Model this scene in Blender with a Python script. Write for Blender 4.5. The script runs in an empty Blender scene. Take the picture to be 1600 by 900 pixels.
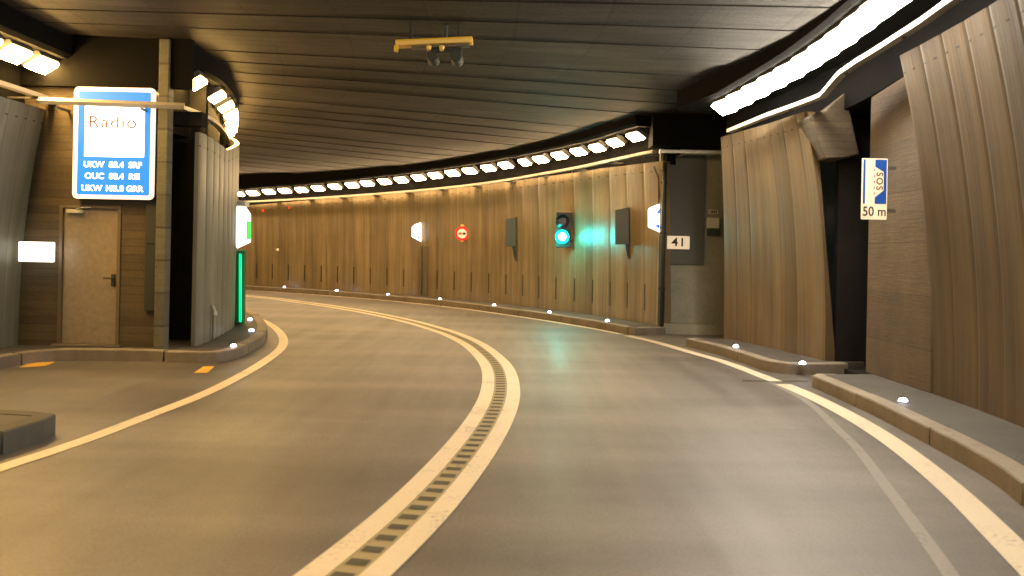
import bpy, bmesh, math, random
from mathutils import Vector, Matrix
random.seed(7)
S = bpy.context.scene
COL = S.collection
# ------------------------------------------------------------------ camera
FPX, HY, RO, CH = 1400.0, 391.0, 0.02, 1.6      # focal length in photo pixels, horizon row, roll, eye height
cd = bpy.data.cameras.new('camera'); cam = bpy.data.objects.new('camera', cd); COL.objects.link(cam)
cd.sensor_width = 36.0; cd.lens = 36.0 * FPX / 1600.0; cd.shift_y = -(450 - HY) / 1600.0
cd.clip_start = 0.05; cd.clip_end = 500
c_, s_ = math.cos(RO), math.sin(RO)
cam.matrix_world = Matrix(((c_, -s_, 0, 0), (0, 0, -1, 0), (s_, c_, 0, CH), (0, 0, 0, 1)))
cd.dof.use_dof = True; cd.dof.focus_distance = 14.0; cd.dof.aperture_fstop = 1.8
S.camera = cam
# ------------------------------------------------------------------ world and exposure
w = bpy.data.worlds.new('World'); S.world = w; w.use_nodes = True
nt = w.node_tree; bg = nt.nodes['Background']
sky = nt.nodes.new('ShaderNodeTexSky'); sky.sky_type = 'NISHITA'; sky.sun_disc = False
sky.sun_elevation = math.radians(20); nt.links.new(sky.outputs[0], bg.inputs[0]); bg.inputs[1].default_value = 0.05
S.view_settings.view_transform = 'Standard'; S.view_settings.look = 'None'
S.view_settings.gamma = 1; S.view_settings.use_curve_mapping = False
S.view_settings.exposure = 0.45
S.render.engine = 'CYCLES'
S.cycles.use_denoising = True
S.cycles.max_bounces = 8; S.cycles.diffuse_bounces = 5; S.cycles.glossy_bounces = 3
S.cycles.sample_clamp_indirect = 6.0
LAMP = 70.0
C_LEFT = (1.0, 0.59, 0.17); C_FAR = (1.0, 0.66, 0.33); C_NEAR = (1.0, 0.88, 0.70)

# ------------------------------------------------------------------ survey helpers
def ray(x, y):
    u = x - 800; v = y - HY
    return Vector((u * c_ + v * s_, FPX, u * s_ - v * c_))
def G(x, y, z=0.0):                      # where a sight line meets height z
    d = ray(x, y); t = (z - CH) / d.z; return (d.x * t, d.y * t)
def PY(x, y, Y):                         # where a sight line meets the plane at distance Y
    d = ray(x, y); t = Y / d.y; return Vector((d.x * t, Y, CH + d.z * t))
def arcl(P):
    s = [0.0]
    for a, b in zip(P[:-1], P[1:]): s.append(s[-1] + math.dist(a, b))
    return s
def smooth(P, step=0.4):                 # Catmull-Rom, then even steps
    Q = [P[0]] + list(P) + [P[-1]]; out = []
    for i in range(1, len(Q) - 2):
        p0, p1, p2, p3 = Q[i-1], Q[i], Q[i+1], Q[i+2]
        n = max(2, int(math.dist(p1, p2) / 0.1))
        for k in range(n):
            t = k / n
            out.append(tuple(0.5 * (2*p1[j] + (p2[j]-p0[j])*t + (2*p0[j]-5*p1[j]+4*p2[j]-p3[j])*t*t + (3*p1[j]-p0[j]-3*p2[j]+p3[j])*t**3) for j in range(2)))
    out.append(tuple(P[-1])); return resample(out, step)
def resample(P, step):
    s = arcl(P); L = s[-1]; n = max(1, round(L / step)); return [at(P, s, L * k / n) for k in range(n + 1)]
def at(P, s, q):
    q = min(max(q, 0), s[-1])
    lo, hi = 0, len(s) - 1
    while hi - lo > 1:
        m = (lo + hi) // 2
        if s[m] <= q: lo = m
        else: hi = m
    t = (q - s[lo]) / max(1e-9, s[hi] - s[lo])
    return (P[lo][0] + (P[hi][0]-P[lo][0])*t, P[lo][1] + (P[hi][1]-P[lo][1])*t)
def normals(P):                          # unit vectors to the right of the direction of travel
    N = []
    for i in range(len(P)):
        a = P[max(0, i-1)]; b = P[min(len(P)-1, i+1)]
        d = math.dist(a, b) or 1; N.append(((b[1]-a[1])/d, -(b[0]-a[0])/d))
    return N
def off(P, d): return [(p[0]+n[0]*d, p[1]+n[1]*d) for p, n in zip(P, normals(P))]
def hit(x, y, P):                        # where a sight line crosses the vertical sheet over plan line P
    d = ray(x, y); k = d.x / d.y; s = arcl(P); best = None
    for i in range(len(P)-1):
        f0 = P[i][0] - k*P[i][1]; f1 = P[i+1][0] - k*P[i+1][1]
        if f0 * f1 <= 0 and f0 != f1 and P[i][1] > 1:
            t = f0 / (f0 - f1); X = P[i][0] + (P[i+1][0]-P[i][0])*t; Y = P[i][1] + (P[i+1][1]-P[i][1])*t
            best = (s[i] + (s[i+1]-s[i])*t, X, Y, CH + d.z / d.y * Y); break
    return best
def zfun(pix, P):                        # height along P read from sighted points
    h = sorted((q[0], q[3]) for q in (hit(x, y, P) for x, y in pix) if q)
    def f(s):
        if s <= h[0][0]: return h[0][1]
        if s >= h[-1][0]: return h[-1][1]
        for a, b in zip(h[:-1], h[1:]):
            if a[0] <= s <= b[0]: return a[1] + (b[1]-a[1]) * (s-a[0]) / max(1e-9, b[0]-a[0])
    return f
# ------------------------------------------------------------------ materials
def mat(name, base=(.5,.5,.5), rough=.6, metal=0.0, emit=None, strength=0.0):
    m = bpy.data.materials.new(name); m.use_nodes = True; b = m.node_tree.nodes['Principled BSDF']
    b.inputs['Base Color'].default_value = (*base, 1); b.inputs['Roughness'].default_value = rough; b.inputs['Metallic'].default_value = metal
    if emit: b.inputs['Emission Color'].default_value = (*emit, 1); b.inputs['Emission Strength'].default_value = strength
    return m
class N:
    def __init__(s, m): s.t = m.node_tree; s.b = s.t.nodes['Principled BSDF']
    def n(s, typ, **kw):
        o = s.t.nodes.new(typ)
        for k, v in kw.items():
            if k in o.inputs: o.inputs[k].default_value = v
            else: setattr(o, k, v)
        return o
    def l(s, a, b): s.t.links.new(a, b)
    def m(s, op, a, b=None, c=None):
        o = s.t.nodes.new('ShaderNodeMath'); o.operation = op
        for i, v in enumerate((a, b, c)):
            if v is None: continue
            if isinstance(v, (int, float)): o.inputs[i].default_value = v
            else: s.l(v, o.inputs[i])
        return o.outputs[0]
    def noise(s, vec, scale=1.0, detail=4.0, rough=.6, mp=None):
        if mp:
            q = s.n('ShaderNodeMapping'); q.inputs['Scale'].default_value = mp; s.l(vec, q.inputs['Vector']); vec = q.outputs[0]
        o = s.n('ShaderNodeTexNoise'); o.inputs['Scale'].default_value = scale; o.inputs['Detail'].default_value = detail
        o.inputs['Roughness'].default_value = rough; s.l(vec, o.inputs['Vector']); return o.outputs['Fac']
    def rng(s, v, a, b, c, d):
        o = s.n('ShaderNodeMapRange'); s.l(v, o.inputs[0])
        for i, q in enumerate((a, b, c, d)): o.inputs[i+1].default_value = q
        return o.outputs[0]
    def tint(s, base, fac):              # base colour times a grey factor
        o = s.n('ShaderNodeMix'); o.data_type = 'RGBA'; o.blend_type = 'MULTIPLY'; o.inputs[0].default_value = 1
        if isinstance(base, tuple): o.inputs[6].default_value = (*base, 1)
        else: s.l(base, o.inputs[6])
        s.l(fac, o.inputs[7]); return o.outputs[2]
    def mix(s, f, a, b):
        o = s.n('ShaderNodeMix'); o.data_type = 'RGBA'; s.l(f, o.inputs[0])
        for i, v in ((6, a), (7, b)):
            if isinstance(v, tuple): o.inputs[i].default_value = (*v, 1)
            else: s.l(v, o.inputs[i])
        return o.outputs[2]
    def bump(s, h, dist, st=1.0):
        o = s.n('ShaderNodeBump'); o.inputs['Distance'].default_value = dist; o.inputs['Strength'].default_value = st
        s.l(h, o.inputs['Height']); s.l(o.outputs[0], s.b.inputs['Normal'])

def cladding(name, base, dark, panel=0.8, slots=True, ticks=True, rough=.42):
    m = mat(name, base, rough); k = N(m); uv = k.n('ShaderNodeUVMap').outputs[0]
    sp = k.n('ShaderNodeSeparateXYZ'); k.l(uv, sp.inputs[0]); u, z = sp.outputs[0], sp.outputs[1]
    n1 = k.noise(uv, 1, 5, .65, (9.0, .35, 1)); n2 = k.noise(uv, 1, 3, .5, (1.9, .12, 1)); n3 = k.noise(uv, 1, 5, .7, (30, 3.5, 1))
    n4 = k.noise(uv, 1, 4, .6, (.9, 1.1, 1))
    f = k.m('ADD', k.m('MULTIPLY', k.rng(n1, .36, .64, 0, 1), .44), k.m('MULTIPLY', k.rng(n2, .36, .64, 0, 1), .36))
    f = k.m('ADD', f, k.m('MULTIPLY', n3, .22))
    col = k.mix(f, dark, base)
    wn = k.n('ShaderNodeTexWhiteNoise'); wn.noise_dimensions = '1D'
    k.l(k.m('FLOOR', k.m('DIVIDE', u, panel)), wn.inputs['W'])
    col = k.tint(col, k.rng(wn.outputs[0], 0, 1, .84, 1.08))
    col = k.tint(col, k.rng(n4, .3, .7, .86, 1.1))
    fr = k.m('FRACT', k.m('DIVIDE', u, panel)); d = k.m('MINIMUM', fr, k.m('SUBTRACT', 1, fr))
    seam = k.m('LESS_THAN', d, .012)
    dk = k.m('MULTIPLY', seam, .4)
    if slots:
        sl = k.m('MULTIPLY', k.m('LESS_THAN', d, .038), k.m('MULTIPLY', k.m('GREATER_THAN', z, .40), k.m('LESS_THAN', z, .95)))
        dk = k.m('MAXIMUM', dk, k.m('MULTIPLY', sl, .88))
    if ticks:                             # row of fixing hooks just under the top edge (v counts down from the top in the second UV)
        uv2 = k.n('ShaderNodeUVMap', uv_map='top').outputs[0]; s2 = k.n('ShaderNodeSeparateXYZ'); k.l(uv2, s2.inputs[0])
        t = s2.outputs[1]; f2 = k.m('FRACT', k.m('DIVIDE', u, panel/2)); 
        tk = k.m('MULTIPLY', k.m('LESS_THAN', f2, .3), k.m('MULTIPLY', k.m('GREATER_THAN', t, .18), k.m('LESS_THAN', t, .20)))
        dk = k.m('MAXIMUM', dk, k.m('MULTIPLY', tk, .8))
    col = k.tint(col, k.m('SUBTRACT', 1, dk))
    k.l(col, k.b.inputs['Base Color'])
    k.l(k.rng(n1, .3, .7, rough-.08, rough+.15), k.b.inputs['Roughness']); k.b.inputs['Specular IOR Level'].default_value = .5 if name.startswith('far') else .22
    k.bump(k.m('ADD', n1, k.m('MULTIPLY', n3, .3)), .012, .5)
    return m
def concrete(name, a, b, rough=.7, boards=None, scale=2.0, bdist=.01, lw=.07):
    m = mat(name, a, rough); k = N(m); tc = k.n('ShaderNodeTexCoord').outputs['Object']
    n1 = k.noise(tc, scale, 6, .65); n2 = k.noise(tc, scale*14, 3, .7); n3 = k.noise(tc, .6, 3, .5, (2.2, 2.2, .5))
    f = k.m('ADD', k.m('MULTIPLY', k.rng(n1, .3, .7, 0, 1), .5), k.m('MULTIPLY', k.rng(n3, .3, .7, 0, 1), .5))
    col = k.mix(f, b, a); col = k.tint(col, k.rng(n2, .25, .75, .8, 1.15)); h = k.m('ADD', n1, k.m('MULTIPLY', n2, .5))
    if boards:
        sp = k.n('ShaderNodeSeparateXYZ'); k.l(tc, sp.inputs[0]); q = k.m('DIVIDE', sp.outputs[2], boards)
        wn = k.n('ShaderNodeTexWhiteNoise'); wn.noise_dimensions = '1D'; k.l(k.m('FLOOR', q), wn.inputs['W'])
        ln = k.m('LESS_THAN', k.m('FRACT', q), lw)
        col = k.tint(col, k.rng(wn.outputs[0], 0, 1, .78, 1.12)); col = k.tint(col, k.m('SUBTRACT', 1, k.m('MULTIPLY', ln, .45)))
        n5 = k.noise(tc, 1, 4, .7, (2, 2, 40)); col = k.tint(col, k.rng(n5, .3, .7, .82, 1.1)); h = k.m('ADD', h, k.m('SUBTRACT', n5, ln))
    k.l(col, k.b.inputs['Base Color']); k.bump(h, bdist, .6); return m
def asphalt():
    m = mat('asphalt', (.09,.085,.08), .45); k = N(m); tc = k.n('ShaderNodeTexCoord').outputs['Object']
    fine = k.noise(tc, 48, 3, .85); med = k.noise(tc, 7, 4, .6); big = k.noise(tc, 1, 3, .5, (.9, .22, 1)); st = k.noise(tc, 1, 4, .6, (3.2, .25, 1))
    col = k.mix(k.rng(big, .3, .7, 0, 1), (.100,.090,.080), (.132,.120,.108))
    col = k.tint(col, k.rng(st, .3, .7, .82, 1.1)); col = k.tint(col, k.rng(med, .3, .7, .92, 1.07)); col = k.tint(col, k.rng(fine, .3, .7, .62, 1.38))
    tr = k.noise(tc, 1, 3, .5, (.18, .9, 1)); col = k.tint(col, k.rng(tr, .36, .64, .66, 1.16))
    k.l(col, k.b.inputs['Base Color']); k.l(k.rng(st, .3, .7, .44, .58), k.b.inputs['Roughness'])
    k.b.inputs['Specular IOR Level'].default_value = .5
    k.bump(k.m('ADD', fine, k.m('MULTIPLY', med, .4)), .004, .35); return m
def paint(name, col, wear=.75):
    m = mat(name, col, .55); k = N(m); tc = k.n('ShaderNodeTexCoord').outputs['Object']
    a = k.noise(tc, 26, 5, .75); b = k.noise(tc, 2.2, 4, .6)
    f = k.rng(k.m('ADD', k.m('MULTIPLY', a, .6), k.m('MULTIPLY', b, .4)), .36-.1*(1-wear), .46, 0, 1)
    k.l(k.mix(f, tuple(c*.45 for c in col), col), k.b.inputs['Base Color']); k.bump(a, .003, .4); return m
M = {}
M['asphalt'] = asphalt()
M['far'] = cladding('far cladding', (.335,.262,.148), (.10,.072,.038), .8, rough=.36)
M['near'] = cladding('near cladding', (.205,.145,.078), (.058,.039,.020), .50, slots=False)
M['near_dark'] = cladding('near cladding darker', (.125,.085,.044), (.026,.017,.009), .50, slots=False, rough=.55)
M['grey_clad'] = cladding('greenish cladding', (.23,.22,.165), (.10,.095,.068), .42, slots=False)
M['boards'] = concrete('board marked concrete', (.095,.070,.036), (.05,.037,.019), .8, boards=.11)
M['pier'] = concrete('stained pier concrete', (.105,.070,.037), (.040,.026,.014), .7, boards=.59, scale=2.5, lw=.02)
M['recess'] = concrete('grey green concrete', (.30,.29,.23), (.17,.165,.13), .75)
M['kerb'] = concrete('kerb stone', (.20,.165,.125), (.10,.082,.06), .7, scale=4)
M['kerb_lit_top'] = concrete('kerb stone lit top', (.29,.25,.195), (.17,.145,.11), .7, scale=5)  # lighter copy of the kerb stone, lamplight painted into the top faces
M['kerb_dark'] = concrete('shaded kerb stone', (.085,.082,.07), (.05,.048,.04), .8, scale=5)  # darkened kerb copy, shade at the left edge put into the colour
M['walk'] = concrete('walkway screed', (.075,.069,.06), (.045,.041,.036), .7, scale=3)
M['lintel'] = concrete('lintel concrete', (.13,.10,.062), (.075,.056,.035), .75, boards=.09)
M['ceil'] = None
M['black'] = concrete('shade black duct face', (.006,.0055,.005), (.003,.003,.003), .9)  # near-black colour stands in for the unlit void round the ducts
M['void'] = concrete('shade black concrete', (.022,.019,.018), (.012,.011,.010), .9)  # near-black colour stands in for the darkness inside openings and passage
M['pillar'] = concrete('pillar concrete', (.13,.125,.085), (.08,.075,.05), .7, boards=.45)
M['metal'] = mat('galvanised tray', (.50,.47,.40), .42, .55)
M['dark_metal'] = mat('dark enamel', (.022,.026,.024), .6)
M['slate'] = mat('grey green enamel', (.062,.068,.056), .55)
M['housing'] = mat('lamp housing grey', (.10,.095,.085), .5, .3)
M['white_line'] = paint('white road paint', (.60,.52,.40))
M['warm_line'] = paint('thick white line paint', (.64,.55,.41))
M['yellow_line'] = paint('yellow road paint', (.70,.42,.05))
M['worn_line'] = paint('worn ghost line', (.20,.19,.17), 1.0)
M['rumble'] = mat('dark rumble block', (.055,.05,.035), .7)
M['rumble_bed'] = paint('soiled line bed', (.30,.245,.13))
M['door'] = concrete('door enamel', (.235,.192,.135), (.20,.162,.112), .5, scale=1.0, bdist=.001)
M['frame'] = mat('door frame', (.11,.085,.055), .5)
M['sign_white'] = mat('cream with added glow', (.78,.66,.50), .4, 0, (1,.78,.52), .28)  # faint emission added to the cream, brightens the sign faces
M['sign_blue'] = mat('blue with added glow', (.01,.07,.34), .4, 0, (.01,.10,.55), .12)  # faint glow put into the blue of the sign fields
M['ink'] = mat('black lettering', (.015,.014,.012), .6)
M['brown_ink'] = mat('brown lettering', (.10,.03,.01), .6)
M['lit_white'] = mat('backlit white', (.8,.8,.8), .4, 0, (1,.97,.92), 2.0)
M['lit_rim'] = mat('backlit rim', (.8,.7,.66), .4, 0, (1,.80,.72), .62)
M['lit_blue'] = mat('backlit blue', (0,.05,.2), .7, 0, (.0,.27,.80), .80)
M['lit_blue2'] = mat('exit blue', (0,.1,.5), .4, 0, (.03,.16,.75), .9)
M['lit_green'] = mat('exit green', (0,.5,.1), .4, 0, (.02,.75,.07), .8)
M['lit_plate'] = mat('backlit plate', (.8,.8,.8), .4, 0, (1,.95,.8), 2.4)
M['tube_green'] = mat('green tube', (0,.6,.4), .3, 0, (.0,.62,.22), 1.25)
M['green_paint'] = mat('green enamel', (.01,.14,.035), .5)
M['red'] = mat('red with added glow', (.62,.02,.01), .45, 0, (.8,.03,.02), .25)  # faint glow added to the red sign paint
M['red_lamp'] = mat('red lamp', (.5,0,0), .4, 0, (1,.02,.005), 1.6)
M['stud'] = mat('stud lens', (.9,.9,.9), .3, 0, (.80,.80,1.0), 22.0)
M['stud_body'] = mat('stud body', (.25,.25,.24), .5, .5)
M['yellow'] = mat('yellow enamel', (.80,.50,.02), .45, 0)
M['yellow_pale'] = mat('pale yellow face', (.85,.60,.18), .4)
M['signal_green'] = mat('green aspect', (0,.6,.5), .3, 0, (.0,.85,.80), 3.0)
M['signal_core'] = mat('green aspect core', (0,.6,.5), .3, 0, (.10,1.0,.85), 60.0)
M['lens_dark'] = mat('dark lens', (.03,.01,.01), .2)
M['cable'] = mat('cable grey', (.11,.09,.06), .6)
M['box_grey'] = mat('pale box', (.42,.42,.34), .5)
M['lamp_left'] = mat('lamp diffuser left', (.8,.8,.8), .4, 0, C_LEFT, LAMP*1.6)
M['lamp_far'] = mat('lamp diffuser far', (.8,.8,.8), .4, 0, C_FAR, LAMP)
M['lamp_near'] = mat('lamp diffuser near', (.8,.8,.8), .4, 0, C_NEAR, LAMP*.9)
for q in ('black', 'void'): M[q].node_tree.nodes['Principled BSDF'].inputs['Specular IOR Level'].default_value = .08
def ceiling_mat():
    m = mat('board marked soffit', (.1,.1,.09), .7); k = N(m); uv = k.n('ShaderNodeUVMap').outputs[0]
    sp = k.n('ShaderNodeSeparateXYZ'); k.l(uv, sp.inputs[0]); u, v = sp.outputs[0], sp.outputs[1]
    wn = k.n('ShaderNodeTexWhiteNoise'); wn.noise_dimensions = '1D'; k.l(k.m('FLOOR', k.m('DIVIDE', u, .9)), wn.inputs['W'])
    w2 = k.n('ShaderNodeTexWhiteNoise'); w2.noise_dimensions = '2D'
    cb = k.n('ShaderNodeCombineXYZ'); k.l(k.m('FLOOR', k.m('DIVIDE', u, .3)), cb.inputs[0]); k.l(k.m('FLOOR', k.m('DIVIDE', v, 1.1)), cb.inputs[1]); k.l(cb.outputs[0], w2.inputs['Vector'])
    n1 = k.noise(uv, 1, 5, .65, (5, .5, 1)); n2 = k.noise(uv, 1, 4, .6, (.7, .45, 1)); n3 = k.noise(uv, 24, 3, .7)
    col = k.mix(k.rng(n2, .3, .7, 0, 1), (.021,.018,.0155), (.062,.055,.046))
    col = k.tint(col, k.rng(wn.outputs[0], 0, 1, .7, 1.2)); col = k.tint(col, k.rng(w2.outputs[0], 0, 1, .82, 1.12))
    col = k.tint(col, k.rng(n1, .34, .66, .5, 1.3)); col = k.tint(col, k.rng(n3, .3, .7, .6, 1.35))
    fb = k.m('FRACT', k.m('DIVIDE', u, .15)); col = k.tint(col, k.m('SUBTRACT', 1, k.m('MULTIPLY', k.m('LESS_THAN', fb, .12), .2)))
    fl = k.m('FRACT', k.m('DIVIDE', v, 1.1)); col = k.tint(col, k.m('SUBTRACT', 1, k.m('MULTIPLY', k.m('LESS_THAN', fl, .03), .3)))
    k.b.inputs['Specular IOR Level'].default_value = .2
    k.l(col, k.b.inputs['Base Color']); k.bump(k.m('ADD', n1, n3), .01, .6); return m
M['ceil'] = ceiling_mat()

# ------------------------------------------------------------------ mesh building
class MB:
    def __init__(s): s.v = []; s.f = []; s.uv = []; s.uv2 = []; s.mi = []
    def quad(s, pts, uvs=None, uv2=None, mi=0):
        i = len(s.v); s.v += [tuple(p) for p in pts]; s.f.append(tuple(range(i, i+len(pts)))); s.uv.append(uvs); s.uv2.append(uv2); s.mi.append(mi)
    def grid(s, rows, uvr=None, uv2r=None, mi=0):     # rows of points
        i = len(s.v); n = len(rows[0])
        for r in rows: s.v += [tuple(p) for p in r]
        for a in range(len(rows)-1):
            for b in range(n-1):
                ids = [(a, b), (a, b+1), (a+1, b+1), (a+1, b)]
                s.f.append(tuple(i + p*n + q for p, q in ids)); s.mi.append(mi)
                s.uv.append([uvr[p][q] for p, q in ids] if uvr else None); s.uv2.append([uv2r[p][q] for p, q in ids] if uv2r else None)
    def box(s, c, d, R=None, mi=0, taper=1.0):
        x, y, z = (q/2 for q in d); P = []
        for sz in (-1, 1):
            t = taper if sz < 0 else 1.0
            for sx, sy in ((-1,-1),(1,-1),(1,1),(-1,1)):
                p = Vector((sx*x*t, sy*y*t, sz*z)); P.append((R @ p if R else p) + Vector(c))
        i = len(s.v); s.v += [tuple(p) for p in P]
        for f in ((3,2,1,0),(4,5,6,7),(0,1,5,4),(1,2,6,5),(2,3,7,6),(3,0,4,7)):
            s.f.append(tuple(i+q for q in f)); s.uv.append(None); s.uv2.append(None); s.mi.append(mi)
    def prism(s, poly, a, b, mi=0, mi_side=None):      # a, b: functions 2D -> 3D for both caps
        i = len(s.v); n = len(poly); s.v += [tuple(a(p)) for p in poly] + [tuple(b(p)) for p in poly]
        s.f.append(tuple(range(i+n-1, i-1, -1))); s.f.append(tuple(range(i+n, i+2*n)))
        s.mi += [mi, mi]
        for k in range(n): s.f.append((i+k, i+(k+1) % n, i+n+(k+1) % n, i+n+k)); s.mi.append(mi if mi_side is None else mi_side)
        s.uv += [None]*(n+2); s.uv2 += [None]*(n+2)
    def slab(s, poly, z0, z1, mi=0, mi_side=None): s.prism(poly, lambda p: (p[0], p[1], z0), lambda p: (p[0], p[1], z1), mi, mi_side)
    def tube(s, P, r, n=10):
        P = [Vector(p) for p in P]; rows = []
        for k, p in enumerate(P):
            d = (P[min(k+1, len(P)-1)] - P[max(k-1, 0)]).normalized(); a = d.cross(Vector((0,0,1)))
            if a.length < .05: a = d.cross(Vector((1,0,0)))
            a.normalize(); b = d.cross(a); rows.append([p + a*math.cos(t)*r + b*math.sin(t)*r for t in (2*math.pi*j/n for j in range(n+1))])
        s.grid(rows); s.quad(rows[0][:-1][::-1]); s.quad(rows[-1][:-1])
    def disc(s, c, r, ax, th, n=28, mi=0, r2=None):    # short cylinder about axis ax
        ax = Vector(ax).normalized(); a = ax.cross(Vector((0,0,1)))
        if a.length < .05: a = ax.cross(Vector((1,0,0)))
        a.normalize(); b = ax.cross(a); c = Vector(c); r2 = r if r2 is None else r2
        pts = [(math.cos(2*math.pi*j/n), math.sin(2*math.pi*j/n)) for j in range(n)]
        s.prism(pts, lambda p: c + a*p[0]*r + b*p[1]*r, lambda p: c + ax*th + a*p[0]*r2 + b*p[1]*r2, mi)
    def build(s, name, m, parent=None, flip=False, shade=False, bevel=0.0, recalc=True):
        me = bpy.data.meshes.new(name); me.from_pydata(s.v, [], s.f); ms = m if isinstance(m, (list, tuple)) else [m]
        for q in ms: me.materials.append(q)
        for p, k in zip(me.polygons, s.mi): p.material_index = k
        if any(s.uv):
            for nm, src in (('UVMap', s.uv), ('top', s.uv2)):
                L = me.uv_layers.new(name=nm)
                for p, u in zip(me.polygons, src):
                    if u:
                        for li, q in zip(p.loop_indices, u): L.data[li].uv = q
        bm = bmesh.new(); bm.from_mesh(me); bmesh.ops.remove_doubles(bm, verts=bm.verts, dist=1e-5)
        if recalc: bmesh.ops.recalc_face_normals(bm, faces=bm.faces)
        bm.to_mesh(me); bm.free()
        if shade:
            for p in me.polygons: p.use_smooth = True
        o = bpy.data.objects.new(name, me); COL.objects.link(o)
        if parent: o.parent = parent; o.matrix_parent_inverse = parent.matrix_world.inverted() if False else Matrix.Identity(4)
        if parent: o.location = -Vector(parent.location) if parent.get('_w') else (0,0,0)
        if bevel:
            b = o.modifiers.new('bevel', 'BEVEL'); b.width = bevel; b.segments = 2; b.limit_method = 'ANGLE'
        return o
def tag(o, label=None, cat=None, group=None, kind=None):
    if label: o['label'] = label
    if cat: o['category'] = cat
    if group: o['group'] = group
    if kind: o['kind'] = kind
    return o
def struct(o, label=None, cat=None): return tag(o, label, cat, None, 'structure')
def empty(name, loc=(0,0,0), rot=None):
    o = bpy.data.objects.new(name, None); COL.objects.link(o); o.empty_display_size = .1; o.location = loc
    if rot is not None: o.rotation_euler = rot
    return o
def text_mesh(txt, size, font_bold=0.0, spacing=1.0, align='CENTER'):
    cu = bpy.data.curves.new('t', 'FONT'); cu.body = txt; cu.size = size; cu.extrude = .002; cu.offset = font_bold; cu.align_x = align; cu.align_y = 'CENTER'; cu.space_character = spacing
    ob = bpy.data.objects.new('t', cu); COL.objects.link(ob); bpy.context.view_layer.update()
    me = bpy.data.meshes.new_from_object(ob.evaluated_get(bpy.context.evaluated_depsgraph_get())); bpy.data.objects.remove(ob)
    return me
def place_text(name, txt, size, m, parent, loc, sx=1.0, bold=0.0, rot=(math.pi/2, 0, 0), spacing=1.0):
    me = text_mesh(txt, size, bold, spacing); me.materials.clear(); me.materials.append(m)
    o = bpy.data.objects.new(name, me); COL.objects.link(o); o.parent = parent; o.location = loc; o.rotation_euler = rot; o.scale = (sx, 1, 1); return o

# ------------------------------------------------------------------ plan lines (metres)
D = smooth([(-6.6,-14),(-4.6,-8),(-3.0,-3),(-2.05,0),(-1.3,2.5),(-.78,4.4),(-.45,6.1),(-.19,8.3),(-.10,10.3),(-.2,12.5),(-.58,14.9),(-1.03,16.6),(-1.50,17.9),(-2.28,19.7),(-3.41,21.8),(-4.69,23.8),(-6.08,25.6),(-7.75,27.6),(-11,30.0),(-16,32.0),(-24,33.5)], .25)
RL = smooth([(-2.7,-14),(-.9,-8),(.7,-3),(1.55,0),(2.25,2.6),(2.78,4.84),(3.10,6.3),(3.32,7.7),(3.43,9.0),(3.44,10.4),(3.34,11.8),(3.19,13.3),(2.98,14.3),(2.62,16.0),(2.28,17.1),(1.93,18.1),(1.45,19.2),(.75,20.6),(-.1,22.1),(-1.2,23.9),(-2.4,25.5),(-3.7,27.0),(-5.7,28.9),(-7.6,30.4),(-10.2,32.0),(-15.5,34.3),(-24,36.0)], .25)
LL = smooth([(-9.8,-14),(-7.7,-8),(-6.0,-3),(-5.0,0),(-4.3,2.5),(-3.78,5.0),(-3.55,6.3),(-3.41,7.2),(-3.32,8.4),(-3.26,9.3),(-3.26,10.4),(-3.35,12.05),(-3.56,13.9),(-3.96,15.6),(-4.65,17.6),(-5.5,19.5),(-6.6,21.3),(-8.2,23.3),(-10.3,25.3),(-13.5,27.2),(-18,29),(-24,30.3)], .25)
FAR = smooth([(3.07,17.9),(2.80,18.6),(2.25,20.1),(1.65,21.35),(.97,22.5),(-.06,24.2),(-1.7,26.2),(-3.6,28.1),(-5.4,29.6),(-7.2,30.9),(-10.6,32.9),(-16,35.1),(-25,37)], .1)
NEAR = smooth([(3.73,15.69),(4.10,14.0),(4.40,12.37),(4.52,11.3),(4.56,9.7),(4.48,7.78),(4.22,5.6),(3.72,3.3),(2.85,0),(1.95,-3),(.4,-8),(-1.3,-14)], .1)
TIP = smooth([(-4.47,12.72),(-4.60,14.0),(-4.98,16.16),(-5.6,17.8),(-6.6,19.7),(-7.9,21.5),(-9.8,23.6),(-12.5,25.6),(-17,27.8),(-24,29.2)], .1)
BAYW = [(-6.83,12.45),(-6.86,10.5),(-6.9,8.0)]; BAYW = resample(BAYW, .1)
LNEAR = smooth([(-4.95,6.9),(-5.2,5.3),(-5.9,2.5),(-6.6,0),(-7.5,-3),(-9.2,-8),(-11.2,-14)], .1)

# ------------------------------------------------------------------ road
b = MB(); b.quad([(-40,-20,0),(14,-20,0),(14,50,0),(-40,50,0)]); struct(b.build('road', M['asphalt']), 'brown grey asphalt carriageway curving left through the tunnel', 'road')
def ribbon(P, wd, z, name, m, label, s0=None, s1=None):
    b = MB(); a = off(P, -wd/2); c = off(P, wd/2)
    b.grid([[(*p, z), (*q, z)] for p, q in zip(a, c)]); o = b.build(name, m, recalc=False); return struct(o, label, 'road marking')
ribbon(off(D, -.15), .15, .005, 'lane_marking', M['warm_line'], 'left one of the two solid centre lines on the road')
ribbon(off(D, .15), .15, .005, 'lane_marking', M['warm_line'], 'right one of the two solid centre lines on the road')
ribbon(off(D, 0), .145, .003, 'marking_bed', M['rumble_bed'], 'soiled strip between the two solid centre lines')
b = MB(); s = arcl(D); q = 0
while q < s[-1]:
    p = at(D, s, q); p2 = at(D, s, q+.05); d = Vector((p2[0]-p[0], p2[1]-p[1], 0)).normalized(); n = Vector((d.y, -d.x, 0))
    c = Vector((*p, .006)); b.quad([c - n*.055, c + n*.055, c + n*.055 + d*.09, c - n*.055 + d*.09]); q += .20
struct(b.build('rumble_blocks', M['rumble']), 'row of dark rumble blocks between the two centre lines', 'road marking')
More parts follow.
